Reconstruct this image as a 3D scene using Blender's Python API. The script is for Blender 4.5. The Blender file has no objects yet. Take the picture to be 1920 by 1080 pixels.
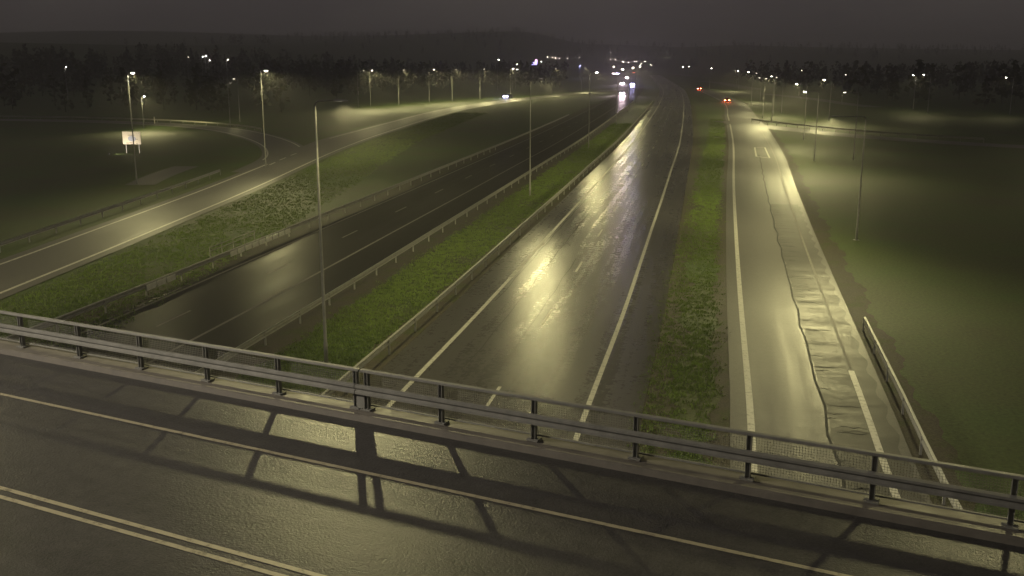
import bpy, math, random
import numpy as np
from mathutils import Vector, Matrix
random.seed(7); rng = np.random.default_rng(7)
R = math.radians
scene = bpy.context.scene
COL = scene.collection

# ---------------------------------------------------------------- camera
CAM_H = 13.0
FPX = 1840.0                      # focal length in pixels of a 1920 wide frame
PITCH = math.atan(425 / FPX)
cam = bpy.data.cameras.new('camera'); cam.sensor_width = 36; cam.lens = 36 * FPX / 1920
cam.clip_start = 0.1; cam.clip_end = 9000
cam_o = bpy.data.objects.new('camera', cam); COL.objects.link(cam_o)
cam_o.location = (0, 0, CAM_H); cam_o.rotation_euler = (math.pi / 2 - PITCH, 0, 0)
scene.camera = cam_o

# ---------------------------------------------------------------- night sky: low cloud lit dimly by the town
SKY_STRENGTH = 0.0088
world = bpy.data.worlds.new('World'); scene.world = world; world.use_nodes = True
wn = world.node_tree; wn.nodes.clear()
w_out = wn.nodes.new('ShaderNodeOutputWorld'); w_bg = wn.nodes.new('ShaderNodeBackground')
w_tc = wn.nodes.new('ShaderNodeTexCoord'); w_no = wn.nodes.new('ShaderNodeTexNoise'); w_cr = wn.nodes.new('ShaderNodeValToRGB')
w_no.inputs['Scale'].default_value = 5; w_no.inputs['Detail'].default_value = 5
w_cr.color_ramp.elements[0].position = 0.4; w_cr.color_ramp.elements[0].color = (0.74, 0.63, 0.63, 1)
w_cr.color_ramp.elements[1].position = 0.62; w_cr.color_ramp.elements[1].color = (1.0, 0.86, 0.80, 1)
wn.links.new(w_tc.outputs['Generated'], w_no.inputs['Vector']); wn.links.new(w_no.outputs['Fac'], w_cr.inputs['Fac'])
wn.links.new(w_cr.outputs['Color'], w_bg.inputs['Color']); wn.links.new(w_bg.outputs[0], w_out.inputs[0])
w_bg.inputs['Strength'].default_value = SKY_STRENGTH

# ---------------------------------------------------------------- exposure (a long night exposure)
vs = scene.view_settings
vs.view_transform = 'Standard'; vs.look = 'None'; vs.gamma = 1; vs.use_curve_mapping = False
vs.exposure = 3.0
scene.cycles.use_denoising = True; scene.cycles.use_adaptive_sampling = False
scene.cycles.max_bounces = 5; scene.cycles.diffuse_bounces = 2; scene.cycles.glossy_bounces = 3
scene.cycles.volume_bounces = 1; scene.cycles.transmission_bounces = 2; scene.cycles.transparent_max_bounces = 8
scene.cycles.sample_clamp_direct = 40.0; scene.cycles.sample_clamp_indirect = .25
LAMP_W = 262.0
LAMP_COL = (1.0, 0.89, 0.41)

# ---------------------------------------------------------------- helpers
C_, S_ = math.cos(PITCH), math.sin(PITCH)
def ray(px, py):
    u = (px - 960) / FPX; v = (540 - py) / FPX
    return Vector((u, C_ + v * S_, -S_ + v * C_))
def G(px, py, h=0.0):
    """point of the level surface at height h that lies in that direction"""
    d = ray(px, py); t = (CAM_H - h) / -d.z
    return Vector((d.x * t, d.y * t, h))

def sstep(a, b, x):
    t = np.clip((x - a) / (b - a), 0, 1); return t * t * (3 - 2 * t)
def terrain(x, y):
    x = np.asarray(x, float); y = np.asarray(y, float)
    left = 30 * sstep(80, 520, (-x - 60) * .75 + (y - 270) * .30 - np.maximum(0, (x + 60)) * 1.6)
    right = 13 * sstep(110, 420, (x - 150) * .75 + (y - 250) * .06) * sstep(60, 260, x - y * .13)
    far = 52 * sstep(1050, 2700, y + 0 * x) + 6 * np.sin(x * .006 + 1) * sstep(1200, 2200, y)
    return np.maximum(left, right) * 1.0 + far * (1 - .5 * sstep(300, 1200, x))
def on_ray(px, py, h):
    """walk along that direction until h above the terrain"""
    d = ray(px, py); t = 60.0
    while t < 3600:
        p = Vector((0, 0, CAM_H)) + d * t
        if p.z - float(terrain(p.x, p.y)) <= h: return p
        t += 2.0
    return Vector((0, 0, CAM_H)) + d * 1500

class MB:
    def __init__(s): s.v = []; s.f = []
    def add(s, vs, fs):
        o = len(s.v); s.v += [tuple(v) for v in vs]; s.f += [tuple(i + o for i in f) for f in fs]; return s
    def box(s, x0, x1, y0, y1, z0, z1):
        return s.add([(x0,y0,z0),(x1,y0,z0),(x1,y1,z0),(x0,y1,z0),(x0,y0,z1),(x1,y0,z1),(x1,y1,z1),(x0,y1,z1)],
                     [(3,2,1,0),(4,5,6,7),(0,1,5,4),(1,2,6,5),(2,3,7,6),(3,0,4,7)])
    def bar(s, p, q, w, h=None, n=4):
        p = Vector(p); q = Vector(q); h = h or w; d = (q - p).normalized()
        up = Vector((0,0,1)) if abs(d.z) < .9 else Vector((0,1,0))
        a = d.cross(up).normalized(); b = a.cross(d)
        vs = []
        for c in (p, q):
            for k in range(n):
                t = 2*math.pi*(k+.5)/n; m = 1/math.cos(math.pi/n) if n == 4 else 1
                vs.append(c + a*math.cos(t)*w/2*m + b*math.sin(t)*h/2*m)
        fs = [(k, (k+1)%n, n+(k+1)%n, n+k) for k in range(n)] + [tuple(range(n))[::-1], tuple(range(n, 2*n))]
        return s.add(vs, fs)
    def tube(s, pts, rads, n=10):
        pts = [Vector(p) for p in pts]; vs = []; fs = []
        for i, p in enumerate(pts):
            d = (pts[min(i+1, len(pts)-1)] - pts[max(i-1, 0)]).normalized()
            up = Vector((0,0,1)) if abs(d.z) < .9 else Vector((0,1,0))
            a = d.cross(up).normalized(); b = a.cross(d)
            for k in range(n):
                t = 2*math.pi*k/n; vs.append(p + (a*math.cos(t) + b*math.sin(t))*rads[i])
        for i in range(len(pts)-1):
            for k in range(n): fs.append((i*n+k, i*n+(k+1)%n, (i+1)*n+(k+1)%n, (i+1)*n+k))
        fs += [tuple(range(n))[::-1], tuple((len(pts)-1)*n+k for k in range(n))]
        return s.add(vs, fs)
    def mesh(s, name, mat, smooth=False):
        me = bpy.data.meshes.new(name); me.from_pydata(s.v, [], s.f); me.validate()
        if mat: me.materials.append(mat)
        if smooth: me.polygons.foreach_set('use_smooth', [True]*len(me.polygons))
        me.update(); return me
    def build(s, name, mat, parent=None, smooth=False):
        return link(name, s.mesh(name, mat, smooth), parent)
def link(name, data, parent=None, loc=(0,0,0), rz=0):
    o = bpy.data.objects.new(name, data); COL.objects.link(o)
    if parent: o.parent = parent
    o.location = loc; o.rotation_euler[2] = rz
    return o
def tag(o, label=None, cat=None, group=None, kind=None):
    for k, v in (('label', label), ('category', cat), ('group', group), ('kind', kind)):
        if v: o[k] = v
    return o
def empty(name, loc, rz=0, **kw):
    o = link(name, None, None, loc, rz); o.empty_display_size = .3
    return tag(o, **kw)
def copy_tree(o, parent=None):
    c = o.copy(); COL.objects.link(c); c.parent = parent
    for ch in list(o.children): copy_tree(ch, c)
    return c

# ---------------------------------------------------------------- materials
def new_mat(name):
    m = bpy.data.materials.new(name); m.use_nodes = True
    nt = m.node_tree; return m, nt, nt.nodes['Principled BSDF']
def N(nt, t, **kw):
    n = nt.nodes.new(t)
    for k, v in kw.items():
        if k in n.inputs: n.inputs[k].default_value = v
        else: setattr(n, k, v)
    return n
def ramp(nt, src, stops):
    r = nt.nodes.new('ShaderNodeValToRGB'); e = r.color_ramp.elements
    while len(e) < len(stops): e.new(.5)
    for k, (p, c) in enumerate(stops):
        e[k].position = p; e[k].color = (c, c, c, 1) if not isinstance(c, tuple) else (*c, 1)
    nt.links.new(src, r.inputs['Fac']); return r.outputs['Color']
def plain(name, col, rough=.5, metal=0, noise=.25, scale=3, bump=0):
    m, nt, b = new_mat(name)
    tc = N(nt, 'ShaderNodeTexCoord'); no = N(nt, 'ShaderNodeTexNoise', Scale=scale, Detail=6.0, Roughness=.65)
    nt.links.new(tc.outputs['Object'], no.inputs['Vector'])
    c = ramp(nt, no.outputs['Fac'], [(.25, tuple(x*(1-noise) for x in col)), (.75, tuple(min(1, x*(1+noise)) for x in col))])
    nt.links.new(c, b.inputs['Base Color']); b.inputs['Metallic'].default_value = metal
    nt.links.new(ramp(nt, no.outputs['Fac'], [(.3, rough*.8), (.7, min(1, rough*1.2))]), b.inputs['Roughness'])
    if bump:
        bp = N(nt, 'ShaderNodeBump', Strength=bump, Distance=.02); nt.links.new(no.outputs['Fac'], bp.inputs['Height'])
        nt.links.new(bp.outputs[0], b.inputs['Normal'])
    return m
def wet_asphalt(name, base=.05, r0=.22, r1=.42, along=.028, across=1.1, tint=(1, .97, .93), seed=0.0, bump=.35, mixing=(.28, .72), spec=.22):
    """wet asphalt: stone grain, long wheel-track streaks of wetter and drier surface"""
    m, nt, b = new_mat(name)
    uv = N(nt, 'ShaderNodeUVMap'); tc = N(nt, 'ShaderNodeTexCoord')
    mp = N(nt, 'ShaderNodeMapping'); mp.inputs['Scale'].default_value = (across, along, 1); mp.inputs['Location'].default_value = (seed, seed*3, 0)
    nt.links.new(uv.outputs[0], mp.inputs[0])
    st = N(nt, 'ShaderNodeTexNoise', Scale=1.0, Detail=4.0, Roughness=.6); nt.links.new(mp.outputs[0], st.inputs['Vector'])
    pa = N(nt, 'ShaderNodeTexNoise', Scale=.35, Detail=5.0, Roughness=.6); nt.links.new(tc.outputs['Object'], pa.inputs['Vector'])
    gr = N(nt, 'ShaderNodeTexNoise', Scale=22.0, Detail=3.0, Roughness=.7); nt.links.new(tc.outputs['Object'], gr.inputs['Vector'])
    mx = N(nt, 'ShaderNodeMix', data_type='FLOAT'); mx.inputs[0].default_value = .28
    nt.links.new(st.outputs['Fac'], mx.inputs[2]); nt.links.new(pa.outputs['Fac'], mx.inputs[3])
    me_ = N(nt, 'ShaderNodeTexNoise', Scale=3.2, Detail=5.0, Roughness=.75); nt.links.new(tc.outputs['Object'], me_.inputs['Vector'])
    gm = N(nt, 'ShaderNodeMix', data_type='FLOAT'); gm.inputs[0].default_value = .5
    nt.links.new(gr.outputs['Fac'], gm.inputs[2]); nt.links.new(me_.outputs['Fac'], gm.inputs[3])
    mc = N(nt, 'ShaderNodeMix', data_type='FLOAT'); mc.inputs[0].default_value = .7
    nt.links.new(mx.outputs[0], mc.inputs[2]); nt.links.new(gm.outputs[0], mc.inputs[3])
    mr_ = N(nt, 'ShaderNodeMix', data_type='FLOAT'); mr_.inputs[0].default_value = .4
    nt.links.new(mx.outputs[0], mr_.inputs[2]); nt.links.new(me_.outputs['Fac'], mr_.inputs[3])
    nt.links.new(ramp(nt, mr_.outputs[0], [(mixing[0], r0), (mixing[1], r1)]), b.inputs['Roughness'])
    lo, hi = base*.4, base*1.7
    nt.links.new(ramp(nt, mc.outputs[0], [(.3, tuple(lo*t for t in tint)), (.7, tuple(hi*t for t in tint))]), b.inputs['Base Color'])
    bp = N(nt, 'ShaderNodeBump', Strength=bump, Distance=.014); nt.links.new(gm.outputs[0], bp.inputs['Height'])
    nt.links.new(bp.outputs[0], b.inputs['Normal'])
    b.inputs['IOR'].default_value = 1.33; b.inputs['Specular IOR Level'].default_value = spec
    return m
def paint_mat(name, col, rough=.55):
    m, nt, b = new_mat(name)
    tc = N(nt, 'ShaderNodeTexCoord'); no = N(nt, 'ShaderNodeTexNoise', Scale=5.0, Detail=8.0, Roughness=.75)
    nt.links.new(tc.outputs['Object'], no.inputs['Vector'])
    nt.links.new(ramp(nt, no.outputs['Fac'], [(.36, tuple(c*.35 for c in col)), (.47, tuple(c*.85 for c in col)), (.7, col)]), b.inputs['Base Color'])
    b.inputs['Roughness'].default_value = rough
    return m
def grass_mat():
    m, nt, b = new_mat('grass_ground')
    tc = N(nt, 'ShaderNodeTexCoord')
    a = N(nt, 'ShaderNodeTexNoise', Scale=.09, Detail=6.0, Roughness=.6); nt.links.new(tc.outputs['Object'], a.inputs['Vector'])
    f = N(nt, 'ShaderNodeTexNoise', Scale=6.0, Detail=6.0, Roughness=.75); nt.links.new(tc.outputs['Object'], f.inputs['Vector'])
    c1 = ramp(nt, a.outputs['Fac'], [(.34, (.060, .072, .024)), (.5, (.060, .088, .020)), (.66, (.052, .096, .016))])
    c2 = ramp(nt, f.outputs['Fac'], [(.3, .45), (.7, 1.5)])
    mu = N(nt, 'ShaderNodeMix', data_type='RGBA', blend_type='MULTIPLY'); mu.inputs[0].default_value = 1
    nt.links.new(c1, mu.inputs[6]); nt.links.new(c2, mu.inputs[7]); nt.links.new(mu.outputs[2], b.inputs['Base Color'])
    b.inputs['Roughness'].default_value = .75; b.inputs['Specular IOR Level'].default_value = .25
    bp = N(nt, 'ShaderNodeBump', Strength=.8, Distance=.08); nt.links.new(f.outputs['Fac'], bp.inputs['Height']); nt.links.new(bp.outputs[0], b.inputs['Normal'])
    return m
def emit(name, col, strength):
    m = bpy.data.materials.new(name); m.use_nodes = True; nt = m.node_tree; nt.nodes.clear()
    e = nt.nodes.new('ShaderNodeEmission'); e.inputs[0].default_value = (*col, 1); e.inputs[1].default_value = strength
    o = nt.nodes.new('ShaderNodeOutputMaterial'); nt.links.new(e.outputs[0], o.inputs[0]); return m

M = {}
M['grass'] = grass_mat()
M['blade'] = plain('grass_blade', (.14, .21, .035), .6, noise=.5, scale=1.3)
M['road'] = wet_asphalt('wet_motorway_asphalt', .06, .18, .40, seed=1.3, spec=.10, bump=.7)
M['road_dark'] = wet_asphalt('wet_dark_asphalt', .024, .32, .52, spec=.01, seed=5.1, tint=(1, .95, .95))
M['ramp'] = wet_asphalt('wet_slip_road_asphalt', .10, .42, .70, seed=9.7, spec=.28, bump=.7)
M['deck'] = wet_asphalt('wet_bridge_asphalt', .060, .36, .54, spec=.11, seed=3.9, bump=1.8)
def verge_mat():
    m, nt, b = new_mat('gravel_verge')
    tc = N(nt, 'ShaderNodeTexCoord')
    a = N(nt, 'ShaderNodeTexNoise', Scale=.55, Detail=7.0, Roughness=.7); nt.links.new(tc.outputs['Object'], a.inputs['Vector'])
    f = N(nt, 'ShaderNodeTexNoise', Scale=11.0, Detail=5.0, Roughness=.75); nt.links.new(tc.outputs['Object'], f.inputs['Vector'])
    c1 = ramp(nt, a.outputs['Fac'], [(.38, (.050, .062, .020)), (.5, (.066, .058, .040)), (.68, (.058, .052, .044))])
    c2 = ramp(nt, f.outputs['Fac'], [(.3, .4), (.7, 1.5)])
    mu = N(nt, 'ShaderNodeMix', data_type='RGBA', blend_type='MULTIPLY'); mu.inputs[0].default_value = 1
    nt.links.new(c1, mu.inputs[6]); nt.links.new(c2, mu.inputs[7]); nt.links.new(mu.outputs[2], b.inputs['Base Color'])
    b.inputs['Roughness'].default_value = .8; b.inputs['Specular IOR Level'].default_value = .2
    bp = N(nt, 'ShaderNodeBump', Strength=.7, Distance=.04); nt.links.new(f.outputs['Fac'], bp.inputs['Height']); nt.links.new(bp.outputs[0], b.inputs['Normal'])
    return m
M['gravel'] = verge_mat()
M['white'] = paint_mat('white_road_paint', (.56, .55, .49))
M['grey_line'] = paint_mat('grey_road_paint', (.20, .19, .17), .75)  # greyer, duller copy of the line paint, so these lines show less
M['yellow'] = paint_mat('yellow_road_paint', (.42, .38, .25))
M['tar'] = plain('tar_seal', (.012, .012, .012), .85, noise=.4, scale=2)
M['steel'] = plain('galvanised_steel', (.32, .32, .29), .6, .1, noise=.3, scale=4)
M['bridge_steel'] = plain('weathered_bridge_steel', (.17, .17, .155), .85, .0, noise=.35, scale=3)
M['pole'] = plain('lamp_pole_steel', (.30, .30, .29), .55, .2, noise=.25, scale=3)
M['concrete'] = plain('concrete', (.12, .11, .092), .75, noise=.35, scale=2.5, bump=.4)
M['head'] = plain('lamp_head_paint', (.30, .30, .30), .4, .3)
M['lens'] = emit('lit_lamp_lens', (1.0, .93, .80), 14)
M['lens_dim'] = emit('dim_lamp_lens', (1.0, .90, .68), 1.2)
M['lens_blue'] = emit('blue_white_lamp_lens', (.45, .5, 1.0), 16)
M['leaf'] = plain('tree_foliage', (.07, .08, .04), .7, noise=.5, scale=.7)
M['bark'] = plain('tree_bark', (.06, .045, .03), .8)

# ---------------------------------------------------------------- curves
class Curve:
    def __init__(s, pts, step=3.0):
        P = np.array([(p[0], p[1]) for p in pts], float)
        Q = np.vstack([2*P[0]-P[1], P, 2*P[-1]-P[-2]]); out = []
        for i in range(1, len(Q)-2):
            p0, p1, p2, p3 = Q[i-1], Q[i], Q[i+1], Q[i+2]
            n = max(2, int(np.hypot(*(p2-p1))/step))
            for t in np.linspace(0, 1, n, endpoint=False):
                out.append(.5*((2*p1)+(-p0+p2)*t+(2*p0-5*p1+4*p2-p3)*t*t+(-p0+3*p1-3*p2+p3)*t**3))
        out.append(P[-1]); s.p = np.array(out)
        for _ in range(3): s.p[1:-1] = .25*s.p[:-2]+.5*s.p[1:-1]+.25*s.p[2:]
        d = np.gradient(s.p, axis=0); d /= np.linalg.norm(d, axis=1)[:, None]
        s.d = d; s.n = np.stack([d[:, 1], -d[:, 0]], 1)           # n points to the right of travel
        s.L = np.concatenate([[0], np.cumsum(np.linalg.norm(np.diff(s.p, axis=0), axis=1))])
    def at(s, l, off=0.0):
        x = np.interp(l, s.L, s.p[:, 0]); y = np.interp(l, s.L, s.p[:, 1])
        nx = np.interp(l, s.L, s.n[:, 0]); ny = np.interp(l, s.L, s.n[:, 1])
        return Vector((x+nx*off, y+ny*off, 0)), math.atan2(nx, -ny) - math.pi/2 + math.pi/2
    def l_of(s, x, y):
        return s.L[np.argmin((s.p[:, 0]-x)**2+(s.p[:, 1]-y)**2)]
    def offset(s, off): return s.p + s.n*off
def ragged(o, seed, amp=.35):
    f = o if callable(o) else (lambda l: o)
    return lambda l: f(l)+amp*(math.sin(l*1.7+seed)*.4+math.sin(l*.53+seed*2)*.6+math.sin(l*4.1+seed*3)*.25)
def ribbon(name, c, o0, o1, z, mat, parent=None, l0=None, l1=None, kind=None, fine=False):
    """strip along curve c between the side offsets o0 < o1 (numbers or functions of length)"""
    L = c.L if l0 is None else np.linspace(l0, l1, max(2, int((l1-l0)/(.6 if fine else 3))+1))
    vs = []; uvs = []
    for l in L:
        a = o0(l) if callable(o0) else o0; b = o1(l) if callable(o1) else o1
        for o in (a, b):
            p, _ = c.at(l, o); vs.append((p.x, p.y, z)); uvs.append((o, l))
    fs = [(2*i, 2*i+1, 2*i+3, 2*i+2) for i in range(len(L)-1)]
    me = bpy.data.meshes.new(name); me.from_pydata(vs, [], fs); me.materials.append(mat)
    ul = me.uv_layers.new(name='UVMap')
    idx = np.zeros(len(me.loops), int); me.loops.foreach_get('vertex_index', idx)
    ul.data.foreach_set('uv', np.array(uvs)[idx].ravel())
    me.update(); o = link(name, me, parent)
    if kind: o['kind'] = kind
    return o

# ================================================================ SETTING
# ground: one sheet, level under the roads, rising to wooded hills
gx = np.unique(np.concatenate([np.linspace(-3500, -700, 20), np.linspace(-700, 900, 130), np.linspace(900, 3500, 18)]))
gy = np.unique(np.concatenate([np.linspace(-300, 900, 90), np.linspace(900, 4200, 60)]))
X, Y = np.meshgrid(gx, gy); Z = terrain(X, Y)
V = np.stack([X, Y, Z], -1).reshape(-1, 3); nx = len(gx)
F = [(j*nx+i, j*nx+i+1, (j+1)*nx+i+1, (j+1)*nx+i) for j in range(len(gy)-1) for i in range(nx-1)]
me = bpy.data.meshes.new('ground'); me.from_pydata(V.tolist(), [], F); me.materials.append(M['grass'])
me.polygons.foreach_set('use_smooth', [True]*len(me.polygons)); me.update()
tag(link('ground', me), kind='structure')

# motorway: reference curve = right edge line of the carriageway leading away
B = Curve([(-22, -90), (-13.5, -45), (-4.2, 0), (2.85, 35.5), (5.64, 48.95), (10.16, 72.2), (18.31, 114.2), (31.4, 183.6), (57.2, 333), (80, 480), (108, 700), (140, 960)])
SZ = .03
road = ribbon('motorway_carriageway', B, -9.35, 2.1, SZ, M['road'], kind='structure')
W = 7.55; LW = .105
ribbon('edge_line', B, -LW, LW, SZ+.006, M['white'], road)
RUMB0, RUMB1 = B.l_of(0.2, 58.5), B.l_of(3.4, 76)
ribbon('edge_line', B, -W-LW, -W+LW, SZ+.006, M['white'], road, 0, RUMB0)
ribbon('edge_line', B, -W-LW, -W+LW, SZ+.006, M['white'], road, RUMB1, B.L[-1])
mb = MB()
l = RUMB0+.2
while l < RUMB1:                                                    # profiled, ladder-like stretch of the edge line
    p, _ = B.at(l, -W); i = np.searchsorted(B.L, l); d = Vector((*B.d[i], 0)); n = Vector((*B.n[i], 0))
    q = [p-n*.15-d*.11, p+n*.15-d*.11, p+n*.15+d*.11, p-n*.15+d*.11]
    mb.add([(v.x, v.y, SZ+.007) for v in q]+[(v.x, v.y, SZ+.014) for v in q], [(4,5,6,7),(0,1,5,4),(1,2,6,5),(2,3,7,6),(3,0,4,7)])
    l += .42
mb.build('rumble_line', M['white'], road)['kind'] = 'stuff'
g = G(1018, 607); l0 = B.l_of(g.x, g.y)
DASH_P = 13.1
dash_me = MB().add([(-.07, -1.65, 0), (.07, -1.65, 0), (.07, 1.65, 0), (-.07, 1.65, 0)], [(0,1,2,3)]).mesh('lane_dash', M['white'])
for k in range(-5, 24):
    p, a = B.at(l0+k*DASH_P, -W/2-.05)
    i = min(len(B.L)-1, np.searchsorted(B.L, l0+k*DASH_P)); a = math.atan2(B.d[i][1], B.d[i][0])-math.pi/2
    link('lane_dash', dash_me, road, (p.x, p.y, SZ+.006), a)
# tar seams along the lane
for off, a, b in ((-5.9, 38, 86), (-4.35, 40, 62), (-7.2, 52, 120)):
    la, lb = B.l_of(*B.at(B.l_of(6, a), 0)[0][:2]), B.l_of(12, b)
    w = lambda l, o=off: o + .05*math.sin(l*.9)+.03*math.sin(l*2.7)
    ribbon('tar_seam', B, lambda l: w(l)-.025, lambda l: w(l)+.025, SZ+.004, M['tar'], road, la, lb)
ribbon('verge_gravel', B, ragged(-10.7, 1), -9.3, .012, M['gravel'], None, 60, 400, 'structure', True)
ribbon('verge_gravel', B, 2.05, ragged(3.2, 2, .5), .012, M['gravel'], None, 60, 400, 'structure', True)

grey_dash = MB().add([(-.07, -1.65, 0), (.07, -1.65, 0), (.07, 1.65, 0), (-.07, 1.65, 0)], [(0,1,2,3)]).mesh('lane_dash', M['grey_line'])
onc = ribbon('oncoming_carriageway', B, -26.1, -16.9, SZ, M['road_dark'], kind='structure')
ribbon('edge_line', B, -19.8, -19.62, SZ+.006, M['grey_line'], onc)
ribbon('edge_line', B, -25.75, -25.55, SZ+.006, M['grey_line'], onc)
g = G(600, 530); l1 = B.l_of(g.x+25, g.y)
for k in range(-5, 24):
    p, _ = B.at(l1+k*DASH_P, -22.7); i = min(len(B.L)-1, np.searchsorted(B.L, l1+k*DASH_P))
    link('lane_dash', grey_dash, onc, (p.x, p.y, SZ+.006), math.atan2(B.d[i][1], B.d[i][0])-math.pi/2)
ribbon('verge_gravel', B, -16.95, ragged(-14.8, 3), .012, M['gravel'], None, 60, 400, 'structure', True)
ribbon('verge_gravel', B, ragged(-28.0, 4), -26.05, .012, M['gravel'], None, 60, 400, 'structure', True)

# right slip road
RL = [(1.2, -5), (7.7, 29.1), (8.76, 33.8), (14.0, 59.2), (23.6, 104.2), (33.6, 149.7), (41.0, 185), (51.5, 237), (69.5, 330), (87, 470)]
RC = Curve(RL)
wr = lambda l: float(np.interp(l, [0, 35, 60, 85, 140, 200, 260, 330, 500], [4.0, 4.2, 4.6, 4.9, 5.6, 5.6, 5.4, 5.0, 4.2]))
ramp_z = .038
rr = ribbon('right_slip_road', RC, -.75, lambda l: wr(l)+float(np.interp(l, [0, 40, 90, 200, 300], [.9, 1.0, 1.1, 1.6, 1.2])), ramp_z, M['ramp'], kind='structure')
ribbon('edge_line', RC, -.13, .13, ramp_z+.006, M['white'], rr)
ribbon('edge_line', RC, lambda l: wr(l)-.12, lambda l: wr(l)+.12, ramp_z+.006, M['white'], rr, 0, RC.l_of(14.2, 40))
ribbon('edge_line', RC, lambda l: wr(l)-.07, lambda l: wr(l)+.07, ramp_z+.006, M['grey_line'], rr, RC.l_of(14.2, 40), RC.l_of(25, 118))
ribbon('edge_line', RC, lambda l: wr(l)-.08, lambda l: wr(l)+.08, ramp_z+.006, M['grey_line'], rr, RC.l_of(25, 118), RC.L[-1])
cw = lambda l: wr(l)*.56 + .35 + .06*math.sin(l*1.1)+.05*math.sin(l*3.3+1)
ribbon('tar_seam', RC, lambda l: cw(l)-.05, lambda l: cw(l)+.05, ramp_z+.005, M['tar'], rr, 30, RC.l_of(33, 140))
M['patch'] = wet_asphalt('patched_wet_asphalt', .066, .48, .68, along=.9, across=.35, seed=2.2, spec=.2, bump=.4, mixing=(.38, .62))
ribbon('resurfaced_strip', RC, lambda l: cw(l)+.05+.05*math.sin(l*5.1), lambda l: wr(l)+.75+.12*math.sin(l*2.1), ramp_z+.003, M['patch'], rr, 30, RC.l_of(24, 92), None, True)
for k in range(60):                                                 # ragged cross cracks
    l = random.uniform(30, 95); L0 = cw(l)+random.uniform(-.2, .4); L1 = min(wr(l), L0+random.uniform(.4, 1.6))
    mb = MB(); n = 6; up = []; dn = []
    for i in range(n+1):
        t = i/n; p, _ = RC.at(l+random.uniform(-.09, .09), L0+(L1-L0)*t); w_ = .05*math.sin(math.pi*t)+.008
        up.append((p.x, p.y+w_, ramp_z+.0055)); dn.append((p.x, p.y-w_, ramp_z+.0055))
    mb.add(dn+up, [(i, i+1, n+2+i, n+1+i) for i in range(n)])
    mb.build('crack', M['tar'], rr)
q = [G(1415, 277), G(1434, 277), G(1443, 297), G(1418, 294)]
mb = MB()
for i in range(4):
    a, b = q[i], q[(i+1) % 4]; d = (b-a).normalized(); n = Vector((-d.y, d.x, 0))*.11
    mb.add([(v.x, v.y, ramp_z+.009+.001*i) for v in (a-n, b-n, b+n, a+n)], [(0,1,2,3)])
mb.build('painted_box', M['white'], rr)
ribbon('verge_gravel', RC, ragged(-1.4, 5), -.7, .014, M['gravel'], None, 2, 260, 'structure', True)
ribbon('verge_gravel', RC, lambda l: wr(l)+.8, ragged(lambda l: wr(l)+2.3, 6), .014, M['gravel'], None, 2, 260, 'structure', True)

# side road leaving to the right
SC = Curve([(47, 222), (50.9, 203), (55.5, 190), (61, 176), (70, 163), (84, 150), (110, 135)])
sr = ribbon('side_road', SC, -3.6, 3.0, .046, M['ramp'], kind='structure')

# left slip road and the loop that joins it
LLp = [(-32.5, -5), (-30.3, 35), (-29.4, 54.8), (-28.8, 64.2), (-28.2, 77), (-27.1, 102.4), (-26.6, 133), (-25.9, 154.5), (-23.6, 186.4), (-15.4, 262), (-1.7, 324), (22, 395), (47, 455), (66, 505)]
LC = Curve(LLp)
lz = .038
wl = lambda l: -float(np.interp(l, [0, 60, 140, 170, 230, 400], [4.7, 4.6, 5.0, 6.6, 5.6, 5.4]))
ls = ribbon('left_slip_road', LC, lambda l: wl(l)-.9, .9, lz, M['ramp'], kind='structure')
ribbon('edge_line', LC, -.12, .12, lz+.006, M['white'], ls)
LM0 = LC.l_of(-26.5, 128)
ribbon('edge_line', LC, lambda l: wl(l)-.12, lambda l: wl(l)+.12, lz+.006, M['white'], ls, 0, LM0)
ribbon('edge_line', LC, lambda l: wl(l)-.12, lambda l: wl(l)+.12, lz+.006, M['white'], ls, LC.l_of(-26, 172), LC.L[-1])
for (a, b) in (((505, 310), (516, 305)), ((524, 301), (536, 296)), ((545, 292), (556, 288))):
    pa, pb = G(*a), G(*b); d = (pb-pa).normalized(); n = Vector((-d.y, d.x, 0))*.1
    MB().add([(v.x, v.y, lz+.008) for v in (pa-n, pb-n, pb+n, pa+n)], [(0,1,2,3)]).build('lane_dash', M['white'], ls)
OC = Curve([(-30.4, 118), (-31.2, 136), (-35.5, 153), (-41, 167), (-47.5, 180), (-57, 195), (-71, 208), (-88, 218), (-110, 225), (-140, 228), (-180, 227)])
lp = ribbon('loop_road', OC, -3.4, 3.4, .034, M['ramp'], kind='structure')
ribbon('edge_line', OC, -2.75, -2.5, .040, M['white'], lp, OC.l_of(-31.2, 134), OC.L[-1])
ribbon('edge_line', OC, 2.5, 2.75, .040, M['white'], lp, OC.l_of(-35, 153), OC.L[-1])
# short wet service path inside the loop
PC = Curve([G(262, 347), G(290, 333), G(318, 322), G(350, 312)])
ribbon('service_path', PC, -1.6, 1.6, .02, M['ramp'], kind='structure')
# lit strips of road far right
for k, (pts, w) in enumerate((([(1432, 176), (1470, 180), (1520, 185), (1580, 194), (1640, 201)], 3.0), ([(1215, 134), (1260, 138), (1300, 143)], 5.5), ([(1310, 152), (1345, 155), (1385, 162), (1420, 168)], 4.5))):
    ribbon('far_road', Curve([G(*p) for p in pts]), -w, w, .05, M['ramp'], kind='structure')

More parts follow.
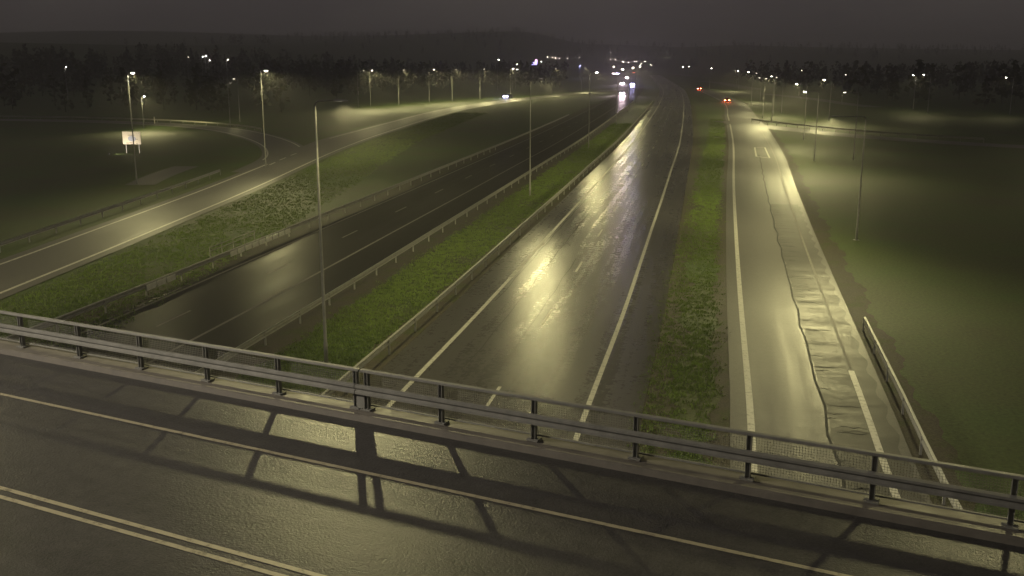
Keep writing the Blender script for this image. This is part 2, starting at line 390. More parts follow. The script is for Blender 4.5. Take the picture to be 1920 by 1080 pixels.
# ================================================================ BRIDGE (deck carries the camera-side road)
BR = R(-26.1); DZ = 5.6; joint_s = -18.1+2.1*3
bridge = empty('bridge', (0, 0, DZ), BR, label='wet two-lane concrete road bridge crossing over the motorway in the foreground', cat='bridge')
S0, S1 = -62, 48
def sheet(name, s0, s1, t0, t1, z, mat, parent):
    n = max(1, int((s1-s0)/4)); vs = []; fs = []
    for i in range(n+1):
        s = s0+(s1-s0)*i/n; vs += [(s, t0, z), (s, t1, z)]
    for i in range(n): fs.append((2*i, 2*i+2, 2*i+3, 2*i+1))
    me = bpy.data.meshes.new(name); me.from_pydata(vs, [], fs); me.materials.append(mat)
    ul = me.uv_layers.new(name='UVMap'); idx = np.zeros(len(me.loops), int); me.loops.foreach_get('vertex_index', idx)
    ul.data.foreach_set('uv', np.array([(v[1], v[0]) for v in vs])[idx].ravel()); me.update()
    return link(name, me, parent)
MB().box(S0, S1, 4.0, 16.72, -.95, -.05).build('deck_slab', M['concrete'], bridge)
deck = sheet('deck_surface', S0, S1, 4.4, 16.12, 0, M['deck'], bridge)
k = MB(); k.add([(S0,16.1,-.06),(S1,16.1,-.06),(S1,16.14,.11),(S0,16.14,.11),(S0,16.18,.13),(S1,16.18,.13),(S1,16.74,.14),(S0,16.74,.14),(S0,16.74,-.06),(S1,16.74,-.06)],
          [(0,1,2,3),(3,2,5,4),(4,5,6,7),(7,6,9,8),(8,9,1,0),(0,3,4,7,8),(1,9,6,5,2)]); k.build('kerb', M['concrete'], bridge)
MB().box(S0, S1, 3.9, 4.42, -.06, .13).build('kerb', M['concrete'], bridge)
sheet('edge_line', S0, S1, 13.92, 14.02, .006, M['yellow'], deck)
sheet('centre_line', S0, S1, 10.26, 10.36, .006, M['yellow'], deck)
sheet('centre_line', S0, S1, 10.51, 10.61, .006, M['yellow'], deck)
sheet('edge_line', S0, S1, 6.9, 7.02, .006, M['yellow'], deck)
for s, t in ((-21.5, 7.5), (-21.5, 13.5), (3.5, 7.5), (3.5, 13.5)):
    MB().tube([(s, t, -DZ-.1), (s, t, -.94)], [.45, .45], 16).build('pier', M['concrete'], bridge, True)
for s in (S0, S1):
    MB().box(s-1.2, s+1.2, 4.2, 16.9, -DZ-.2, -.94).build('abutment', M['concrete'], bridge)

rail = empty('bridge_railing', (0, 0, DZ), BR, label='galvanised bridge railing with guard beam and wire mesh along the far kerb', cat='railing')
RS0, SP, NB = -18.1-2.1*12, 2.1, 30
RT = 16.5
post = MB().box(-.045, .045, -.01, .01, .15, .97)
post.box(-.045, -.033, -.05, .05, .15, .97).box(.033, .045, -.05, .05, .15, .97).box(-.12, .12, -.11, .11, .14, .17)
post_me = post.mesh('post', M['bridge_steel'])
mesh = MB()
for i in range(1, 42): x = i*SP/42; mesh.bar((x, 0, .22), (x, 0, .95), .004)
for i in range(1, 15): z = .22+i*.73/15; mesh.bar((0, 0, z), (SP, 0, z), .004)
mesh_me = mesh.mesh('wire_mesh', M['bridge_steel'])
lower_me = MB().bar((0, 0, .22), (SP, 0, .22), .05, .03).mesh('lower_rail', M['bridge_steel'])
for i in range(NB+1):
    s = RS0+i*SP
    link('post', post_me, rail, (s, RT, 0))
    if i < NB:
        link('wire_mesh', mesh_me, rail, (s, RT+.09, 0)); link('lower_rail', lower_me, rail, (s, RT+.09, 0))
link('post', post_me, rail, (joint_s+.28, RT, 0))
sa, sb = RS0, RS0+NB*SP
def rail_extrude(name, prof, a, b, mat, parent):
    n = len(prof); vs = [(a, y, z) for y, z in prof]+[(b, y, z) for y, z in prof]
    MB().add(vs, [(i, (i+1) % n, n+(i+1) % n, n+i) for i in range(n)]+[tuple(range(n))[::-1], tuple(range(n, 2*n))]).build(name, mat, parent)
top = [(RT-.06, .975), (RT-.045, .965), (RT+.045, .965), (RT+.06, .975), (RT+.06, 1.015), (RT+.045, 1.025), (RT-.045, 1.025), (RT-.06, 1.015)]
rail_extrude('top_rail', top, sa, joint_s+.1, M['bridge_steel'], rail)
rail_extrude('top_rail', top, joint_s+.14, sb, M['bridge_steel'], rail)
def wbeam(y, side, z0=.44, z1=.75):
    h = z1-z0; f = [(0, 0), (.075, .09), (.075, .30), (.02, .45), (.02, .55), (.075, .70), (.075, .91), (0, 1)]
    o = [(y-side*a, z0+b*h) for a, b in f]; return o+[(yy+side*.012, zz) for yy, zz in o[::-1]]
rail_extrude('guard_beam', wbeam(RT-.09, 1, .49, .71), sa, joint_s+.05, M['bridge_steel'], rail)
rail_extrude('guard_beam', wbeam(RT-.09, 1, .49, .71), joint_s+.07, sb, M['bridge_steel'], rail)
MB().box(joint_s+.05, joint_s+.24, RT-.06, RT+.08, .14, .5).build('joint_box', M['bridge_steel'], rail)

# ================================================================ MOTORWAY GUARD RAILS
gp_me = MB().box(-.05, .05, -.03, .03, -.1, .7).box(-.05, .05, -.045, -.03, -.1, .7).mesh('post', M['steel'])
def guard_rail(c, off, l0, l1, side, label, posts_to=None, h=.75, group='guard rails along the roads'):
    p0, _ = c.at((l0+l1)/2, off if not callable(off) else off((l0+l1)/2))
    root = empty('guard_rail', (0, 0, 0), label=label, cat='guard rail', group=group)
    L = np.arange(l0, l1+.1, 4.0); prof = wbeam(0, 1, h-.31, h); n = len(prof); mb = MB(); vs = []
    for l in L:
        i = min(len(c.L)-1, np.searchsorted(c.L, l)); o = off(l) if callable(off) else off
        p, _ = c.at(l, o); nn = c.n[i]*side
        vs += [(p.x-nn[0]*(-y-.06), p.y-nn[1]*(-y-.06), z+.0) for y, z in prof]
    fs = []
    for k in range(len(L)-1):
        for i in range(n): fs.append((k*n+i, k*n+(i+1) % n, (k+1)*n+(i+1) % n, (k+1)*n+i))
    fs += [tuple(range(n))[::-1], tuple((len(L)-1)*n+i for i in range(n))]
    mb.add(vs, fs).build('guard_beam', M['steel'], root)
    for l in L:
        if posts_to and l > posts_to: break
        i = min(len(c.L)-1, np.searchsorted(c.L, l)); p, _ = c.at(l, off(l) if callable(off) else off)
        link('post', gp_me, root, (p.x, p.y, 0), math.atan2(c.d[i][1], c.d[i][0]))
    return root
g = G(775, 623); lR = B.l_of(g.x+9, g.y+2)
guard_rail(B, -9.75, lR-14*4, 420, -1, 'galvanised guard rail on the green median nearest the bright carriageway', 280)
g = G(680, 537); lL = B.l_of(g.x+15, g.y+3)
guard_rail(B, -15.9, lL-16*4, 420, 1, 'pale guard rail on the median beside the dark oncoming carriageway', 300)
gl = guard_rail(B, -26.9, lL-16*4, 330, -1, 'guard rail with white plates for beam highlights on the far side of the oncoming carriageway', 240)
pan = MB().box(-.47, .47, -.012, .012, .36, .70).mesh('highlight_plate', plain('beam_highlight_white', (.78, .78, .70), .3, noise=.12))  # white plates standing in for lamplit lengths of the beam between posts
def panels(px0, py0, n, parent):
    g = G(px0, py0, .55); l = B.l_of(g.x+26, g.y+5)
    best = min(np.arange(l-15, l+15, .1), key=lambda q: abs(960+FPX*B.at(q, -26.75)[0].x/(B.at(q, -26.75)[0].y*C_+12.4*S_)-px0))
    for k in range(n):
        q = best+k*1.1; p, _ = B.at(q, -26.72); i = np.searchsorted(B.L, q)
        link('highlight_plate', pan, parent, (p.x, p.y, 0), math.atan2(B.d[i][1], B.d[i][0]))
panels(438, 490, 9, gl); panels(283, 557, 3, gl)
# twin-pipe railing behind it
tp = empty('pipe_railing', (0, 0, 0), label='short twin-pipe railing behind the beam highlight plates on the grass bank', cat='railing')
pA, pB = G(395, 492), G(478, 458)
for z in (.75, 1.0): MB().bar((pA.x, pA.y, z), (pB.x, pB.y, z), .06, n=8).build('pipe', M['steel'], tp)
for k in range(5):
    p = pA.lerp(pB, k/4); MB().bar((p.x, p.y, -.1), (p.x, p.y, .98), .055, n=8).build('post', M['steel'], tp)
g = G(1613, 612); r1 = RC.l_of(g.x-7, g.y+2)
guard_rail(RC, lambda l: wr(l)+1.3, 2, r1, 1, 'guard rail ending beside the right slip road near the dark grass')
guard_rail(LC, lambda l: wl(l)-2.4, 20, LC.l_of(-26.8, 118), 1, 'dull guard rail along the outer side of the left slip road')
guard_rail(OC, 4.0, OC.l_of(-52, 186), OC.L[-1], -1, 'guard rail around the outside of the loop road')
guard_rail(SC, -4.2, 6, 70, 1, 'guard rail with dark posts along the lit side road at right', h=.85)

# ================================================================ STREET LAMPS
pole_cache = {}
SHIELD = 1.0
LAMP_XY = []
def batwing(L):
    """street optics: more candela towards the sides than straight down, so the road is lit evenly"""
    L.use_nodes = True; nt = L.node_tree; em = next(n for n in nt.nodes if n.type == 'EMISSION')
    tc = nt.nodes.new('ShaderNodeTexCoord'); sp = nt.nodes.new('ShaderNodeSeparateXYZ'); nt.links.new(tc.outputs['Normal'], sp.inputs[0])
    ab = nt.nodes.new('ShaderNodeMath'); ab.operation = 'ABSOLUTE'; nt.links.new(sp.outputs['Z'], ab.inputs[0])
    mx = nt.nodes.new('ShaderNodeMath'); mx.operation = 'MAXIMUM'; mx.inputs[1].default_value = .36; nt.links.new(ab.outputs[0], mx.inputs[0])
    pw = nt.nodes.new('ShaderNodeMath'); pw.operation = 'POWER'; pw.inputs[1].default_value = -1.9; nt.links.new(mx.outputs[0], pw.inputs[0])
    mr = nt.nodes.new('ShaderNodeMapRange'); mr.interpolation_type = 'SMOOTHSTEP'          # house-side shield: less light behind the pole
    mr.inputs['From Min'].default_value = -.6; mr.inputs['From Max'].default_value = .25; mr.inputs['To Min'].default_value = .01; mr.inputs['To Max'].default_value = 1
    sg = nt.nodes.new('ShaderNodeMath'); sg.operation = 'MULTIPLY'; sg.inputs[1].default_value = SHIELD; nt.links.new(sp.outputs['X'], sg.inputs[0])
    nt.links.new(sg.outputs[0], mr.inputs['Value'])
    m4 = nt.nodes.new('ShaderNodeMapRange'); m4.interpolation_type = 'SMOOTHSTEP'          # cut-off towards the horizontal
    for k_, v_ in (('From Min', -.01), ('From Max', .30), ('To Min', .02), ('To Max', 1.0)): m4.inputs[k_].default_value = v_
    nt.links.new(ab.outputs[0], m4.inputs['Value'])
    m5 = nt.nodes.new('ShaderNodeMath'); m5.operation = 'MULTIPLY'; nt.links.new(pw.outputs[0], m5.inputs[0]); nt.links.new(m4.outputs[0], m5.inputs[1]); pw = m5
    m2 = nt.nodes.new('ShaderNodeMapRange'); m2.interpolation_type = 'SMOOTHSTEP'          # limited throw across the road
    for k_, v_ in (('From Min', .55), ('From Max', .88), ('To Min', 1.0), ('To Max', .12)): m2.inputs[k_].default_value = v_
    nt.links.new(sg.outputs[0], m2.inputs['Value'])
    m3 = nt.nodes.new('ShaderNodeMath'); m3.operation = 'MULTIPLY'; nt.links.new(pw.outputs[0], m3.inputs[0]); nt.links.new(m2.outputs[0], m3.inputs[1])
    mu = nt.nodes.new('ShaderNodeMath'); mu.operation = 'MULTIPLY'; nt.links.new(m3.outputs[0], mu.inputs[0]); nt.links.new(mr.outputs[0], mu.inputs[1])
    nt.links.new(mu.outputs[0], em.inputs['Strength'])
def lamp(base, head_h, arm, adir, label, power=1.0, lens='lens', drop=.05, name='street_lamp', group='street lamps', col=None, spot=178, radius=.07, z0=None, tilt=0.0):
    """tapered steel pole, short bracket arm, flat luminaire with a lens below; adir = heading of the arm"""
    bz = float(terrain(base[0], base[1])) if z0 is None else z0
    root = empty(name, (base[0], base[1], bz), adir, label=label, cat='street lamp', group=group)
    key = (round(head_h, 1), round(arm, 2), lens, drop, tilt)
    if key not in pole_cache:
        H = head_h
        po = MB().tube([(0,0,-.1), (0,0,.9), (0,0,.95), (0,0,H*.5), (0,0,H-.1)], [.095, .095, .075, .06, .042], 12)
        po.box(-.19, .19, -.19, .19, -.05, .02)
        ar = MB().tube([(0,0,H-.15), (.04,0,H+.02), (.15,0,H+.09), (max(.3, arm), 0, H+.12)], [.045, .04, .035, .032], 8)
        x0 = max(.3, arm)
        hd = MB(); pr = [(0, .05, .04), (.08, .11, .075), (.3, .15, .09), (.52, .13, .07), (.62, .06, .04)]
        vs = []; fs = []
        for x, w, t in pr:
            for (yy, zz) in ((-w, 0), (w, 0), (w, t*.6), (w*.5, t), (-w*.5, t), (-w, t*.6)): vs.append((x0+x-.05, yy, H+.08+zz))
        for i in range(len(pr)-1):
            for k in range(6): fs.append((i*6+k, i*6+(k+1) % 6, (i+1)*6+(k+1) % 6, (i+1)*6+k))
        fs += [(5,4,3,2,1,0), tuple(24+k for k in range(6))]
        hd.add(vs, fs)
        le = MB(); x1 = x0+.25; vs = []; n = 12
        for r, dz in ((1.0, 0.0), (.85, -.55), (.5, -.9)):
            for k in range(n): t = 2*math.pi*k/n; vs.append((x1+.2*r*math.cos(t), .11*r*math.sin(t), H+.078+dz*drop))
        fs = [(i*n+k, (i+1)*n+k, (i+1)*n+(k+1) % n, i*n+(k+1) % n) for i in range(2) for k in range(n)]+[tuple(2*n+k for k in range(n))[::-1]]
        le.add(vs, fs)
        pole_cache[key] = (po.mesh('pole', M['pole'], True), ar.mesh('arm', M['pole'], True), hd.mesh('lamp_head', M['head']), le.mesh('lens', M[lens]), x1)
    a, b, c, d, x1 = pole_cache[key]
    link('pole', a, root); link('arm', b, root); h = link('lamp_head', c, root); link('lens', d, h)
    LAMP_XY.append((base[0], base[1]))
    if power > 0:
        L = bpy.data.lights.new('lamp_light', 'SPOT'); L.energy = LAMP_W*power; L.color = col or LAMP_COL
        L.spot_size = R(spot); L.spot_blend = .06; L.shadow_soft_size = radius
        batwing(L)
        lo = link('lamp_light', L, root, (x1, 0, head_h+.07-drop-radius-.02)); lo.rotation_euler = (0, tilt, 0)
    return root
RIGHT, LEFT = 0.0, math.pi
# median row
med = [(-8.22, 41.6)]
dirm = Vector((10.0, 55.2)); names = ['tall lamp pole on the grass median just beyond the bridge railing', 'second tall lamp on the median, its head above the streak of light',
    'third median lamp pole, right of centre beyond the second', 'fourth median lamp, just left of the oncoming headlights', 'fifth median lamp, beyond the oncoming headlights',
    'sixth and farthest lit lamp of the median row']
for k in range(6):
    p = Vector(med[0])+dirm*k*(1 if k < 3 else 1)
    if k > 3: p.x -= (k-3)*1.2
    lamp((p.x, p.y), 11.3, .8, RIGHT, names[k], power=(1.25, .72, .45, .45, .5, .6)[k], radius=.07 if k else .14, drop=.002 if k < 2 else .06, lens='lens_dim' if k < 2 else 'lens', group='lamps along the motorway median')
# lamps left of the motorway
def lamp_px(basepx, h, arm, adir, label, **kw):
    g = G(*basepx); return lamp((g.x, g.y), h, arm, adir, label, **kw)
lamp_px((257, 345), 11.7, .3, RIGHT, 'lamp pole standing in front of the small billboard at left', power=.6, group='lamps by the left slip road and loop')
lamp((-35.6, 46), 11.7, .8, RIGHT, 'lamp beside the left slip road, outside the left edge of the picture', power=1.3, radius=.45, group='lamps by the left slip road and loop')
lamp_px((499, 315), 11.8, .4, RIGHT, 'lamp between the loop road and the left slip road', power=1.3, group='lamps by the left slip road and loop')
lamp_px((270, 241), 6.2, .3, RIGHT, 'low lamp behind the loop road, right of the billboard pole', power=.8, group='lamps by the left slip road and loop')
lamp_px((432, 238), 8.6, .3, RIGHT, 'pole with unlit head beyond the loop road', power=0, lens='lens_dim', drop=.01, group='lamps by the left slip road and loop')
lamp_px((450, 228), 9.2, .5, LEFT, 'faint lamp just right of the unlit pole beyond the loop', power=.15, lens='lens_dim', group='lamps by the left slip road and loop')
row = [((672, 202), 1.6, 'lens_dim', .5), ((695, 200), .5, 'lens', .7), ((748, 196), 1.5, 'lens_dim', .7), ((805, 191), 1.4, 'lens', .8), ((848, 189), 1.2, 'lens_dim', .8), ((900, 186), 1.3, 'lens_dim', .8), ((957, 181), .6, 'lens', .8)]
rn = ['first', 'second', 'third', 'fourth', 'fifth', 'sixth', 'seventh']
for k, (bp, arm, le, pw) in enumerate(row):
    lamp_px(bp, 10.3, arm, RIGHT, rn[k]+' lamp from the left in the row behind the left slip road', power=pw*1.9, lens=le, group='row of lamps behind the left slip road')
for k, bp in enumerate(((1035, 177), (1090, 171))):
    lamp_px(bp, 10.0, 1.2, RIGHT, ('dim lamp left of the third median pole, beyond the slip road', 'dim lamp close behind the third median pole')[k], power=.8, lens='lens_dim', group='row of lamps behind the left slip road')
# lamps right of the motorway, arms reaching left over the slip road
lamp((25.7, 72.2), 9.0, 2.0, LEFT, 'slender lamp pole in the dark grass right of the slip road', power=1.35, drop=.002, lens='lens_dim', group='lamps by the right slip road')
lamp((40.5, 132), 9.0, 1.6, LEFT, 'lamp pole behind the lit side road, arm reaching left', power=1.3, group='lamps by the right slip road')
lamp((49.5, 168), 9.2, 1.5, LEFT, 'lamp where the side road leaves the right slip road', power=.9, group='lamps by the right slip road')
lamp((14.7, 25.3), 11.3, .5, LEFT, 'lamp by the right slip road close to the bridge, outside the picture', power=.32, radius=.3, group='lamps by the right slip road')
lamp((58, 222), 9.2, 1.5, LEFT, 'lamp at the outer bend of the right slip road', power=.9, lens='lens_dim', group='lamps by the right slip road')
lamp((69, 255), 9.0, 1.5, LEFT, 'lamp beside the right slip road, right of the nearer red tail lights', power=.9, lens='lens_dim', group='lamps by the right slip road')
lamp((84, 338), 9.0, 1.5, LEFT, 'lamp beside the right slip road between the two pairs of red tail lights', power=.9, lens='lens_dim', group='lamps by the right slip road')
lamp((104, 460), 9.0, 1.5, LEFT, 'lamp beside the right slip road beyond the farther red tail lights', power=.9, lens='lens_dim', group='lamps by the right slip road')
rt = [((1554, 226), 8.9, 1.4, 'lens', 2.6, 'bright lamp above the far lit road at right'), ((1600, 300), 8.9, 1.6, 'lens_dim', .35, 'dim lamp at right above the end of the side road'),
      ((1739, 212), 9.6, 1.6, 'lens', .5, 'bright lamp on a pole at far right'), ((1712, 205), 9.2, .5, 'lens', .2, 'lamp close left of the bright far right lamp'),
      ((1893, 215), 9.0, 1.6, 'lens', .2, 'lone lamp near the right edge of the picture'), ((1408, 205), 10, 1.0, 'lens', .4, 'bright lamp right of the red tail lights'),
      ((1430, 222), 9.2, 1.0, 'lens_dim', .3, 'dim lamp left of a pair, right of the red tail lights'), ((1449, 218), 9.4, .6, 'lens', .3, 'small lamp on a thin pole beside the dim pair')]
for bp, h, arm, le, pw, lab in rt: lamp_px(bp, h, arm, LEFT, lab, power=pw*.5, lens=le, group='lamps across the fields at right')
# lamp standing on the near side of the bridge, left of the picture
s_, t_ = -33, 4.15
lamp((s_*math.cos(BR)-t_*math.sin(BR), s_*math.sin(BR)+t_*math.cos(BR)), 9.0, 1.4, BR+math.pi/2, 'bridge lamp on the near kerb, outside the left edge of the picture', power=1.9, col=(1, .88, .70), z0=DZ+.1, group='bridge lamps')

# ---- town lights on the far slope
LIGHT_PX = []
def far_lamp(px, py, label, lens='lens', h=9.0, power=0.0, dist=None):
    if dist:
        d = ray(px, py); p = Vector((0, 0, CAM_H))+d*dist; h = p.z-float(terrain(p.x, p.y))
    else: p = on_ray(px, py, h)
    LIGHT_PX.append((px, py, p.length))
    return lamp((p.x-.3, p.y), h-.05, .3, RIGHT, label, power=power, lens=lens, drop=.12, group='distant town lights')
M['lens_far'] = emit('far_town_lens', (1.0, .92, .78), 700)
M['lens_fdim'] = emit('far_town_lens_dim', (1.0, .84, .66), 60)
M['lens_fblue'] = emit('far_blue_lens', (.38, .42, 1.0), 500)
fl = [(123, 125, 'lone faint light low in the dark left woods', 'lens', 330), (352, 107, 'faint light left of a cluster on the wooded hill', 'lens_dim', 420), (379, 106, 'left light of a close cluster on the wooded hill', 'lens', 420),
      (385, 105, 'middle light of the close cluster on the wooded hill', 'lens', 425), (392, 113, 'lowest light of the close cluster on the wooded hill', 'lens', 415), (426, 112, 'single light right of the cluster on the wooded hill', 'lens', 420),
      (934, 112, 'single bright light above the row of lamps left of centre', 'lens', 460), (962, 129, 'left of three small lights near the violet sign', 'lens', 470), (968, 130, 'right of three small lights near the violet sign', 'lens', 470), (968, 121, 'upper of three small lights near the violet sign', 'lens', 480),
      (1014, 116, 'small light close right of the violet sign', 'lens', 700), (1146, 99, 'high bright light on the far hill left of the road', 'lens_far', None), (1250, 97, 'high light on the far hill right of the road', 'lens_far', None),
      (1088, 123, 'strong blue light beyond the motorway bend', 'lens_fblue', 760), (1333, 128, 'small light right of centre above the slip road', 'lens', 480), (1383, 133, 'small lamp left of the bright one above the slip road', 'lens', 440),
      (1502, 132, 'faint light over the right-hand fields', 'lens_dim', 380), (1584, 140, 'faint light right of the bright lamp over the fields', 'lens_dim', 300)]
for px, py, lab, le, ds in fl: far_lamp(px, py, lab, le, dist=ds)
ORD = 'first second third fourth fifth sixth seventh eighth ninth tenth eleventh twelfth thirteenth fourteenth fifteenth'.split()
for k, (px, py) in enumerate([(1026, 106), (1035, 108), (1041, 109), (1049, 110), (1056, 109), (1064, 110), (1071, 110), (1079, 109), (1087, 108)]):
    far_lamp(px, py, 'tiny lamp, '+ORD[k]+' from the left in the faint row on the far slope', 'lens_fdim')
for k, (px, py) in enumerate([(1144, 113), (1150, 125), (1154, 112), (1159, 130), (1168, 116), (1178, 117), (1185, 127), (1188, 116), (1194, 115), (1201, 120), (1209, 116), (1215, 121), (1220, 122), (1280, 125), (1292, 124)]):
    far_lamp(px, py, 'tiny lamp, '+ORD[k]+' from the left in the cluster where the motorway ends', 'lens_fdim')

# ================================================================ VIOLET SIGN and BILLBOARD
d = ray(1003, 116); p = Vector((0, 0, CAM_H))+d*690
tz = float(terrain(p.x, p.y))
vsn = empty('illuminated_sign', (p.x, p.y, tz), label='glowing violet and white roadside sign on a mast, far left of the road end', cat='sign')
zc = p.z-tz
MB().bar((-.9, 0, -.2), (-.9, 0, zc-.6), .35, n=8).build('mast', M['pole'], vsn); MB().bar((.9, 0, -.2), (.9, 0, zc-.6), .35, n=8).build('mast', M['pole'], vsn)
MB().box(-2.2, 1.6, -.2, .2, zc-2.0, zc-.2).build('lower_panel', emit('violet_panel', (.42, .36, 1.0), .5), vsn)
MB().box(0.1, 1.7, -.25, .25, zc-.18, zc+1.6).build('upper_panel', emit('pink_panel', (1.0, .55, .95), .6), vsn)
MB().box(-2.3, 1.7, -.12, .12, zc-2.2, zc-2.02).build('frame', M['head'], vsn)

p = on_ray(247, 260, 2.2); zb = float(terrain(p.x, p.y))
bb = empty('billboard', (p.x, p.y, zb), R(-9), label='small pale floodlit billboard standing in the grass inside the loop road', cat='billboard')
MB().box(-1.4, 1.4, -.04, .04, 1.3, 3.1).build('board', plain('billboard_face', (.80, .72, .58), .5, noise=.12, scale=1), bb)
bd = bb.children[0]
disc = MB(); n = 24
disc.add([(.05+.62*math.cos(2*math.pi*k/n), -.047, 2.1+.42*math.sin(2*math.pi*k/n)) for k in range(n)], [tuple(range(n))[::-1]])
disc.build('emblem', plain('grey_blue_print', (.42, .44, .55), .5, noise=.1), bd)
for (x0, x1, z0, z1) in ((-.55, .5, 2.56, 2.63), (.55, 1.0, 2.0, 2.06), (-.9, -.5, 1.42, 1.5), (-.4, .1, 1.5, 1.56), (-.2, .3, 1.3, 1.36), (.6, .95, 1.4, 1.45)):
    MB().box(x0, x1, -.048, -.042, z0, z1).build('print_line', plain('brown_print', (.16, .11, .07), .6), bd)
for x in (-1.0, 1.0): MB().box(x-.05, x+.05, .05, .15, -.1, 3.0).build('leg', M['pole'], bb)
fp = (-2.2, -3.2, 0)
fd = empty('floodlight', (p.x+fp[0], p.y+fp[1], zb), label='small ground floodlight at the lower left of the billboard', cat='floodlight')
MB().box(-.12, .12, -.1, .1, .12, .3).build('housing', M['head'], fd); MB().box(-.03, .03, -.03, .03, -.05, .12).build('stand', M['pole'], fd)
L = bpy.data.lights.new('flood_beam', 'SPOT'); L.energy = 110; L.color = (1, .88, .68); L.spot_size = R(110); L.spot_blend = .6; L.shadow_soft_size = .05
lo = link('flood_beam', L, fd, (.05, .16, .36)); lo.rotation_euler = (Vector((2.1, 3.0, 1.8))).to_track_quat('-Z', 'Y').to_euler()
# reflector posts on the loop
for k, (px, py, lab) in enumerate(((290, 232, 'white delineator post on the loop road by the guard rail'), (672, 178, 'pale marker post below the first lamp of the back row'))):
    g = G(px, py); dp = empty('delineator_post', (g.x, g.y, 0), label=lab, cat='marker post')
    MB().bar((0, 0, -.1), (0, 0, 1.5 if k == 0 else 3), .3 if k else .18, .1).build('post', M['white'], dp); MB().box(-.1, .1, -.08, -.06, .9, 1.05).build('reflector', M['head'], dp)

# ================================================================ CARS
def car_body(mat_body, mat_glass, mat_tyre, mat_rim, mat_lamp, mat_tail):
    root = empty('car', (0, 0, 0))
    xs = [(-2.15, .50, .62, .70), (-2.05, .34, .78, .84), (-1.5, .22, .92, .88), (-.6, .20, .94, .90), (.6, .20, .93, .90), (1.5, .24, .82, .88), (1.98, .34, .70, .82), (2.12, .45, .60, .70)]
    vs = []; fs = []; n = 8
    for x, zb, zt, hw in xs:
        m = (zb+zt)/2
        vs += [(x, -hw*.9, zb), (x, -hw, m), (x, -hw*.96, zt-.06), (x, -hw*.85, zt), (x, hw*.85, zt), (x, hw*.96, zt-.06), (x, hw, m), (x, hw*.9, zb)]
    for i in range(len(xs)-1):
        for k in range(n): fs.append((i*n+k, (i+1)*n+k, (i+1)*n+(k+1) % n, i*n+(k+1) % n))
    fs += [tuple(range(n)), tuple((len(xs)-1)*n+k for k in range(n))[::-1]]
    MB().add(vs, fs).build('body', mat_body, root, True)
    cab = [(-1.75, .90, .70), (-1.1, 1.38, .60), (.1, 1.45, .60), (.35, 1.42, .60), (1.15, .90, .72)]
    vs = []; fs = []
    for x, z, hw in cab: vs += [(x, -hw, z), (x, hw, z)]
    for x in (-1.75, 1.15): vs += [(x, -.74, .86), (x, .74, .86)]
    fs = [(2*i, 2*i+1, 2*i+3, 2*i+2) for i in range(4)]+[(0, 2, 4, 6, 8, 12, 10), (1, 11, 13, 9, 7, 5, 3), (0, 10, 11, 1), (8, 9, 13, 12)]
    gl_ = MB().add(vs, fs).build('cabin_glass', mat_glass, root)
    MB().box(-1.05, .3, -.585, .585, 1.40, 1.475).build('roof', mat_body, gl_)
    for x in (-1.35, 1.35):
        for sy in (-1, 1):
            w = MB().tube([(x, sy*.70, .32), (x, sy*.90, .32)], [.32, .32], 16).build('wheel', mat_tyre, root)
            MB().tube([(x, sy*.895, .32), (x, sy*.91, .32)], [.2, .2], 12).build('rim', mat_rim, w)
    for sy in (-1, 1):
        MB().box(2.02, 2.16, sy*.62-.22, sy*.62+.22, .52, .74).build('headlight', mat_lamp, root)
        MB().box(-2.18, -2.06, sy*.62-.17, sy*.62+.17, .58, .74).build('taillight', mat_tail, root)
    return root
glass = plain('car_glass', (.02, .02, .025), .1, noise=.1); tyre = plain('tyre_rubber', (.02, .02, .02), .8); rim = plain('wheel_rim', (.5, .5, .5), .3, .8)
off_l = plain('unlit_lamp_glass', (.5, .5, .5), .15); off_t = plain('unlit_tail_glass', (.25, .02, .02), .2)
hw_ = emit('headlight_pink_white', (1.0, .74, .84), 160); hb_ = emit('headlight_blue_white', (.50, .46, 1.0), 160); hl_ = emit('headlight_blue_dim', (.40, .36, 1.0), 60)
tr_ = emit('tail_light_red', (1.0, .06, .02), 55); tdim = emit('tail_light_red_far', (1.0, .08, .03), 8)
paints = [plain('car_paint_%d' % k, c, .3, .2, noise=.08) for k, c in enumerate([(.3, .3, .32), (.05, .06, .09), (.5, .5, .5), (.12, .03, .03), (.08, .09, .1)])]
def car(px, py, heading, paint, label, lamps, tails, beam=None, group='cars on the motorway'):
    g = G(px, py)
    c = car_body(paint, glass, tyre, rim, lamps or off_l, tails or off_t)
    c.location = (g.x, g.y, .045); c.rotation_euler[2] = heading
    tag(c, label, 'car', group)
    if beam:
        for sy in (-.62, .62):
            L = bpy.data.lights.new('headlight_beam', 'SPOT'); L.energy = beam[1]; L.color = beam[0]; L.spot_size = R(70); L.spot_blend = .8; L.shadow_soft_size = .09
            o = link('headlight_beam', L, c, (2.26, sy, .62)); o.rotation_euler = (0, R(-90+3), 0)
    LIGHT_PX.append((px, py, g.length))
    return c
TO = -math.pi/2-R(9.5)        # heading of traffic coming towards the camera
PK, BLU = (1, .74, .84), (.5, .46, 1)
car(1167, 178, TO, paints[0], 'nearest of the oncoming cars, pinkish white headlights mirrored in the wet road', hw_, None, (PK, 2500))
car(1167, 158.5, TO, paints[2], 'oncoming car with pinkish headlights directly behind the nearest one', hw_, None, (PK, 2500))
car(1186, 160, TO, paints[1], 'oncoming car with blue-white headlights right of the pinkish pair', hb_, None, (BLU, 2500))
car(1175.5, 147, TO, paints[4], 'farther oncoming car above the three nearest headlight pairs', hw_, None, (PK, 2000))
car(1150, 139, TO+.25, paints[3], 'left of two small distant oncoming cars at the bend', hw_, None)
car(1157.5, 139.5, TO+.25, paints[0], 'right of two small distant oncoming cars at the bend', hb_, None)
car(953, 184, R(-118), paints[1], 'car with blue headlights on the left slip road', hl_, None, ((.42, .38, 1), 250), 'cars on the slip roads')
